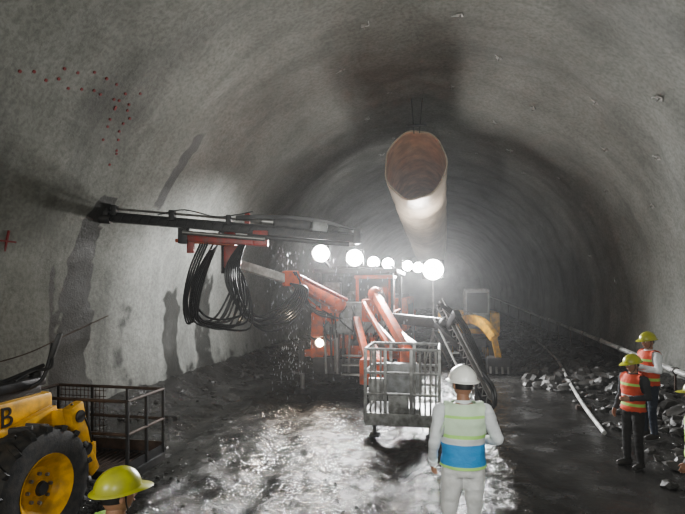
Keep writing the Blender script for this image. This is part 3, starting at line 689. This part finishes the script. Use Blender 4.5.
def head(b,c,yaw,pitch,helm):
    M=Matrix.Translation(c)@Euler((pitch,0,yaw)).to_matrix().to_4x4()
    t=bmesh.new(); bmesh.ops.create_uvsphere(t,u_segments=40,v_segments=32,radius=1)
    def g(a,s): return math.exp(-(a/s)**2)
    for v in t.verts:
        x,y,z=v.co; X=x*.077; Y=y*.098; Z=z*.12
        if Z<0:
            k=-Z/.12; X*=1-.28*k*k; Y*=1-.18*k if Y<0 else 1-.05*k
        if Y>0:
            Y-=.010*(g(X-.031,.015)+g(X+.031,.015))*g(Z-.012,.014)
            Y+=.008*g(Z-.034,.012)*g(X,.05)
            Y+=.026*g(X,.011)*g(Z+.018,.016)+.012*g(X,.009)*g(Z-.004,.018)
            Y+=.007*g(X,.024)*g(Z+.052,.008)-.004*g(X,.03)*g(Z+.047,.003)
            Y+=.010*g(X,.022)*g(Z+.09,.014)
            Y+=.004*(g(X-.042,.018)+g(X+.042,.018))*g(Z+.015,.018)
        v.co=V((X,Y,Z))
    b.merge(t,skin,M)
    for s in (-1,1):
        b.ball(M@V((s*.031,.083,.012)),.0125,eyew); b.ball(M@V((s*.031,.0935,.012)),.0055,hair,2)
        b.ball(M@V((s*.031,.094,.032)),(.016,.004,.0035),hair,2,M=M.to_3x3().to_4x4())
        b.ball(M@V((s*.079,-.005,-.005)),(.010,.019,.031),skin,2,M=(M.to_3x3()@Euler((0,0,-s*.35)).to_matrix()).to_4x4())
        b.ball(M@V((s*.086,-.004,-.003)),(.006,.011,.02),skin,2,M=M.to_3x3().to_4x4())
    b.ball(M@V((0,.0945,-.052)),(.022,.007,.0055),lip,2,M=M.to_3x3().to_4x4())
    t=bmesh.new(); bmesh.ops.create_uvsphere(t,u_segments=24,v_segments=16,radius=1)
    bmesh.ops.delete(t,geom=[v for v in t.verts if (v.co.z<-.35) or (v.co.y>.45 and v.co.z<.5) or (v.co.y>.0 and v.co.z<0)],context='VERTS')
    for v in t.verts: v.co=V((v.co.x*.082,v.co.y*.104-.002,v.co.z*.124))
    b.merge(t,hair,M)
    t=bmesh.new(); bmesh.ops.create_uvsphere(t,u_segments=40,v_segments=24,radius=1)
    bmesh.ops.delete(t,geom=[v for v in t.verts if v.co.z<-.02],context='VERTS')
    for v in t.verts:
        x,y,z=v.co; rid=.05*max(0,1-abs(x)/.16)*(z**.5 if z>0 else 0)+.02*max(0,1-abs(abs(x)-.42)/.1)*max(0,z)
        v.co=V((x*.118,y*.142,.045+(z+rid)*.128))
    b.merge(t,helm,M)
    t=bmesh.new(); n=40; R=[]
    for rr,zz in ((.98,.052),(1.12,.040),(1.14,.034),(.97,.040)):
        ring=[]
        for k in range(n):
            a=2*math.pi*k/n; f=max(0,math.sin(a))**3; ex=(rr-1)*(1+1.9*f) if rr>1 else rr-1
            ring.append(t.verts.new((.118*(1+ex*.9)*math.cos(a),.142*(1+ex*1.35)*math.sin(a),zz-.012*f*(rr>1))))
        R.append(ring)
    for p,q in zip(R,R[1:]+[R[0]]):
        for k in range(n): t.faces.new((p[k],p[(k+1)%n],q[(k+1)%n],q[k]))
    b.merge(t,helm,M)
    for s in (-1,1):
        b.hose([M@V((s*.085,.02,.05)),M@V((s*.080,.02,-.03)),M@V((s*.062,.04,-.09)),M@V((0,.055,-.122))],.004,hair,6)
def person(name,loc,yaw,s,J,top,pants,vest,helm,hy_=0,hp=0,vz=(.90,1.47),sleeve=1):
    bm=bmesh.new()
    H={'L':-1,'R':1}
    sweep(bm,[(0,0,.86),(0,0,.94),(0,.0,1.06),(0,.005,1.18),(0,.0,1.30),(0,-.005,1.40),(0,-.005,1.455),(0,0,1.485)],
          [(.155,.11),(.172,.122),(.158,.112),(.165,.115),(.182,.122),(.185,.108),(.12,.085),(.065,.065)],24,ref=(1,0,0))
    sweep(bm,[(0,0,1.44),(0,.005,1.53),(0,.008,1.57)],[(.064,.064),(.056,.058),(.056,.06)],16,ref=(1,0,0))
    segs=[('T',V((0,0,.95)),V((0,0,1.40)),.15),('N',V((0,0,1.515)),V((0,.01,1.6)),.05)]
    for k,sg in H.items():
        sh=V((sg*.19,-.005,1.405)); el=V(J['el'+k]); wr=V(J['wr'+k])
        limb(bm,[V((sg*.12,0,1.39)),sh,sh.lerp(el,.5),el,el.lerp(wr,.4),wr],[.07,.072,.058,.05,.047,.036])
        segs+=[('A'+k,sh,el,.055),('F'+k,el,wr,.042)]
        hp_=V((sg*.09,0,.90)); kn=V(J.get('kn'+k,(sg*.11,.02,.50))); an=V(J.get('an'+k,(sg*.12,-.01,.11)))
        limb(bm,[hp_,hp_.lerp(kn,.4),kn,kn.lerp(an,.35),an],[.098,.090,.066,.064,.056])
        segs+=[('P'+k,hp_,kn,.085),('P'+k,kn,an+V((0,0,.02)),.06)]
        toe=V((sg*.18,1,0)).normalized()
        base=V((an.x,an.y,0))
        sweep(bm,[base+V((0,0,.055))-toe*.075,base+V((0,0,.055)),base+V((0,0,.05))+toe*.1,base+V((0,0,.038))+toe*.185],[(.036,.052),(.046,.055),(.05,.05),(.036,.036)],14,ref=(1,0,0))
        sweep(bm,[base+V((0,0,.05)),an+V((0,0,.05))],[.048,.05],14)
        segs+=[('B',base+V((0,0,.05))-toe*.05,base+V((0,0,.045))+toe*.18,.045),('B',base+V((0,0,.05)),base+V((0,0,.12)),.05)]
    t=remesh(bm,.0125,5,.5)
    b=B(); idx={'T':b.mi(top),'A':b.mi(top),'F':b.mi(top if sleeve else skin),'P':b.mi(pants),'B':b.mi(boot),'N':b.mi(skin)}
    t.verts.index_update()
    for v in t.verts:
        a=.008*noise.noise(v.co*11)+.006*noise.noise(V((v.co.x*8,v.co.y*8,v.co.z*26)))
        if v.co.z>.1 and v.co.z<1.45: v.co+=v.normal*a
    def near(c):
        best=None;bd=9
        for n,p,q,r in segs:
            d=q-p; u=max(0,min(1,(c-p).dot(d)/d.length_squared)); e=(c-p-d*u).length-r
            if e<bd: bd=e;best=n
        return best
    mp=[b.bm.verts.new(v.co) for v in t.verts]; vf=[]
    for f in t.faces:
        c=f.calc_center_median(); k=near(c); 
        g=b.bm.faces.new([mp[v.index] for v in f.verts])
        if k=='T' and c.z<.93: k='P'
        if k=='T' and c.z>1.475: k='N'
        if k[0]=='P' and c.z>.97: k='T'
        g.material_index=idx[k[0]]
        if vz[0]<c.z<vz[1] and (k=='T' or (k[0]=='P') or (k[0]=='A' and abs(c.x)<.175 and c.z>1.3)) : vf.append(f)
    vt=bmesh.new(); m2={}
    for f in vf:
        for v in f.verts:
            if v.index not in m2: m2[v.index]=vt.verts.new(v.co+v.normal*.02)
        vt.faces.new([m2[v.index] for v in f.verts])
    for _ in range(3): bmesh.ops.smooth_vert(vt,verts=[v for v in vt.verts],factor=.5,use_axis_x=True,use_axis_y=True,use_axis_z=True)
    bmesh.ops.solidify(vt,geom=vt.faces[:],thickness=-.006)
    b.merge(vt,vest); t.free()
    for k,sg in H.items():
        el=V(J['el'+k]); wr=V(J['wr'+k]); d=(wr-el).normalized()
        hd=V(J.get('hd'+k,d)); pn=V(J.get('pn'+k,(-sg,0,0))); sd_=V(J.get('sd'+k,(0,1,0)))
        hand(b,wr+d*.012,hd,pn,sd_,J.get('curl',.8),skin)
        b.setm(sweep(b.bm,[wr-d*.03,wr+d*.022],[.043,.042],14),top if sleeve else skin)
    b.setm(sweep(b.bm,[(0,0,1.465),(0,.004,1.50)],[(.078,.078),(.068,.070)],18,ref=(1,0,0)),top)
    head(b,V((0,.02,1.625)),hy_,hp,helm)
    o=b.done(name,loc,ang=1.2,local=True); o.rotation_euler=(0,0,yaw); o.scale=(s,s,s); return o
stand={'elL':(-.25,-.02,1.13),'wrL':(-.27,.08,.90),'elR':(.25,-.02,1.13),'wrR':(.27,.08,.90)}
w1={'elL':(-.25,-.03,1.14),'wrL':(-.25,.10,.93),'elR':(.29,-.03,1.17),'wrR':(.16,.20,1.10),'pnR':(-.3,-.6,-.3),'sdR':(0,0,1),
    'knL':(-.12,.02,.50),'anL':(-.14,-.02,.11),'knR':(.10,.04,.50),'anR':(.12,.02,.11)}
person('site_engineer',(.20,4.66,gh(.2,4.66)),rad(6),1.05,w1,wshirt,wpant,vA,hw,hy_=rad(18),hp=0,vz=(.93,1.47))
w2={'elL':(-.27,.0,1.15),'wrL':(-.12,.19,1.12),'elR':(.26,-.03,1.13),'wrR':(.27,.07,.90),'pnL':(.3,-.6,0),'sdL':(0,0,1)}
person('construction_worker',(2.80,8.09,gh(2.8,8.09)),rad(120),.93,w2,dshirt,dpant,vB,hy,hy_=rad(-10),hp=rad(-8))
w3={'elL':(-.28,.02,1.17),'wrL':(-.08,.2,1.22),'elR':(.28,.02,1.17),'wrR':(.09,.21,1.16),'pnL':(.2,-.8,0),'sdL':(0,0,1),'pnR':(-.2,-.8,0),'sdR':(0,0,1)}
person('construction_worker.001',(3.46,9.3,gh(3.46,9.3)+.06),rad(105),1.0,w3,wshirt,jean,vB,hy,hy_=rad(10),hp=rad(-5))
person('construction_worker.002',(2.70,5.95,gh(2.7,5.95)),rad(60),.91,stand,gshirt,dpant,vC,hy)
person('construction_worker.003',(-1.76,2.46,gh(-1.76,2.46)),rad(-25),.90,stand,gshirt,dpant,vC,hy,hy_=rad(-10))
# ------------------------------------------------------------ dripping water
wm=bpy.data.materials.new('water'); wm.use_nodes=True; p=wm.node_tree.nodes['Principled BSDF']
p.inputs['Roughness'].default_value=.1; p.inputs['Base Color'].default_value=(.8,.85,.9,1); p.inputs['Transmission Weight'].default_value=.3
nn=wm.node_tree.nodes.new('ShaderNodeTexNoise'); bb=wm.node_tree.nodes.new('ShaderNodeBump'); wm.node_tree.links.new(nn.outputs['Fac'],bb.inputs['Height']); wm.node_tree.links.new(bb.outputs['Normal'],p.inputs['Normal'])
b=B()
for _ in range(420):
    if random.random()<.6: x=random.gauss(-3.4,.25);y=random.gauss(11.0,.3);z=random.uniform(.3,3.6)
    else: x=random.gauss(-2.0,.7);y=random.gauss(11.2,.3);z=random.uniform(.6,3.4)
    h=random.uniform(.03,.09); b.setm(sweep(b.bm,[(x,y,z),(x+.003,y,z-h*.7),(x,y,z-h)],[.001,.005,.003],5),wm)
b.done('falling_water_drops')
# ------------------------------------------------------------ lights
def lamp(name,kind,loc,power,col=(1,1,1),rad_=.15,target=None,ang=150,blend=.6):
    L=bpy.data.lights.new(name,kind); L.energy=power; L.color=col
    if kind in('POINT','SPOT'): L.shadow_soft_size=rad_
    if kind=='SPOT': L.spot_size=rad(ang); L.spot_blend=blend
    o=bpy.data.objects.new(name,L); scene.collection.objects.link(o); o.location=loc
    if target is not None: o.rotation_euler=(V(target)-V(loc)).to_track_quat('-Z','Y').to_euler()
    return o
PW=[600,1000,650,650,1500,700,700]
for i,(p,d) in enumerate(LAMPS):
    d=d.normalized(); q=p+d*.3
    lamp('flood_lamp_%d'%i,'SPOT',q,PW[i],(.96,.98,1),.1,q+V((.28,-1,-.5)),115 if i<4 else 118,1)
lamp('headlamp','SPOT',(-2.95,11.85,1.3),80,(1,.8,.6),.08,(-3.2,6,.6),110)
lamp('boom_work_lamp','SPOT',(-3.2,11.9,3.45),1300,(.97,.98,1),.1,(-6.5,12.3,2.6),125,1)
lamp('duct_fill_spot','SPOT',(-2.0,15.9,3.5),330,(1,.99,.97),.15,(-.7,23,5.4),130)  # added spot that brightens the duct from below, not a fitted lamp
lamp('duct_fill_spot.001','SPOT',(.5,14.3,3.4),190,(1,.98,.95),.15,(-.65,18,6),70,1)  # second added fill, on the near part of the duct
lamp('duct_fill_spot.002','SPOT',(-2.2,21.8,3.0),170,(1,.99,.97),.15,(-.4,32,4),130)  # third added fill, for the far run of the duct
lamp('face_flood_lamp','POINT',(-2.6,-3.0,3.8),680,(.98,1,.95),.3)
lamp('face_flood_lamp.001','POINT',(1.6,-3.0,3.4),480,(.98,1,.96),.3)
lamp('jumbo_fill_spot','SPOT',(-.3,-2.5,4.2),1500,(1,.98,.94),.15,(-1.6,12,2.6),26,1)  # added narrow spot to lift the jumbo's unlit front
lamp('vault_fill_spot','SPOT',(1.0,-2.0,3.0),1100,(.98,1,.96),.3,(1.4,9,7.6),75,1)  # added fill that evens out the vault at the upper right
lamp('engineer_fill_spot','SPOT',(.9,.2,3.4),240,(1,.99,.96),.08,(.25,4.7,1.15),38,.8)  # added spot to brighten the engineer's whites; nobody holds a lamp
w=bpy.data.worlds.new('w'); scene.world=w; w.use_nodes=True
w.node_tree.nodes['Background'].inputs['Color'].default_value=(.01,.01,.011,1)
w.node_tree.nodes['Background'].inputs['Strength'].default_value=.3
vs=w.node_tree.nodes.new('ShaderNodeVolumeScatter'); vs.inputs['Density'].default_value=.0026; vs.inputs['Anisotropy'].default_value=.7
w.node_tree.links.new(vs.outputs[0],w.node_tree.nodes['World Output'].inputs['Volume'])
try: scene.view_settings.look='AgX - Medium High Contrast'
except Exception as e: print(e)
# ------------------------------------------------------------ camera
cd=bpy.data.cameras.new('camera'); cam=bpy.data.objects.new('camera',cd); scene.collection.objects.link(cam); scene.camera=cam
cd.lens=26.28; cd.sensor_width=36; cd.shift_y=.048; cd.clip_start=.05; cd.clip_end=300
cam.location=(0,0,2.6); cam.rotation_euler=(rad(90),0,rad(11.1))
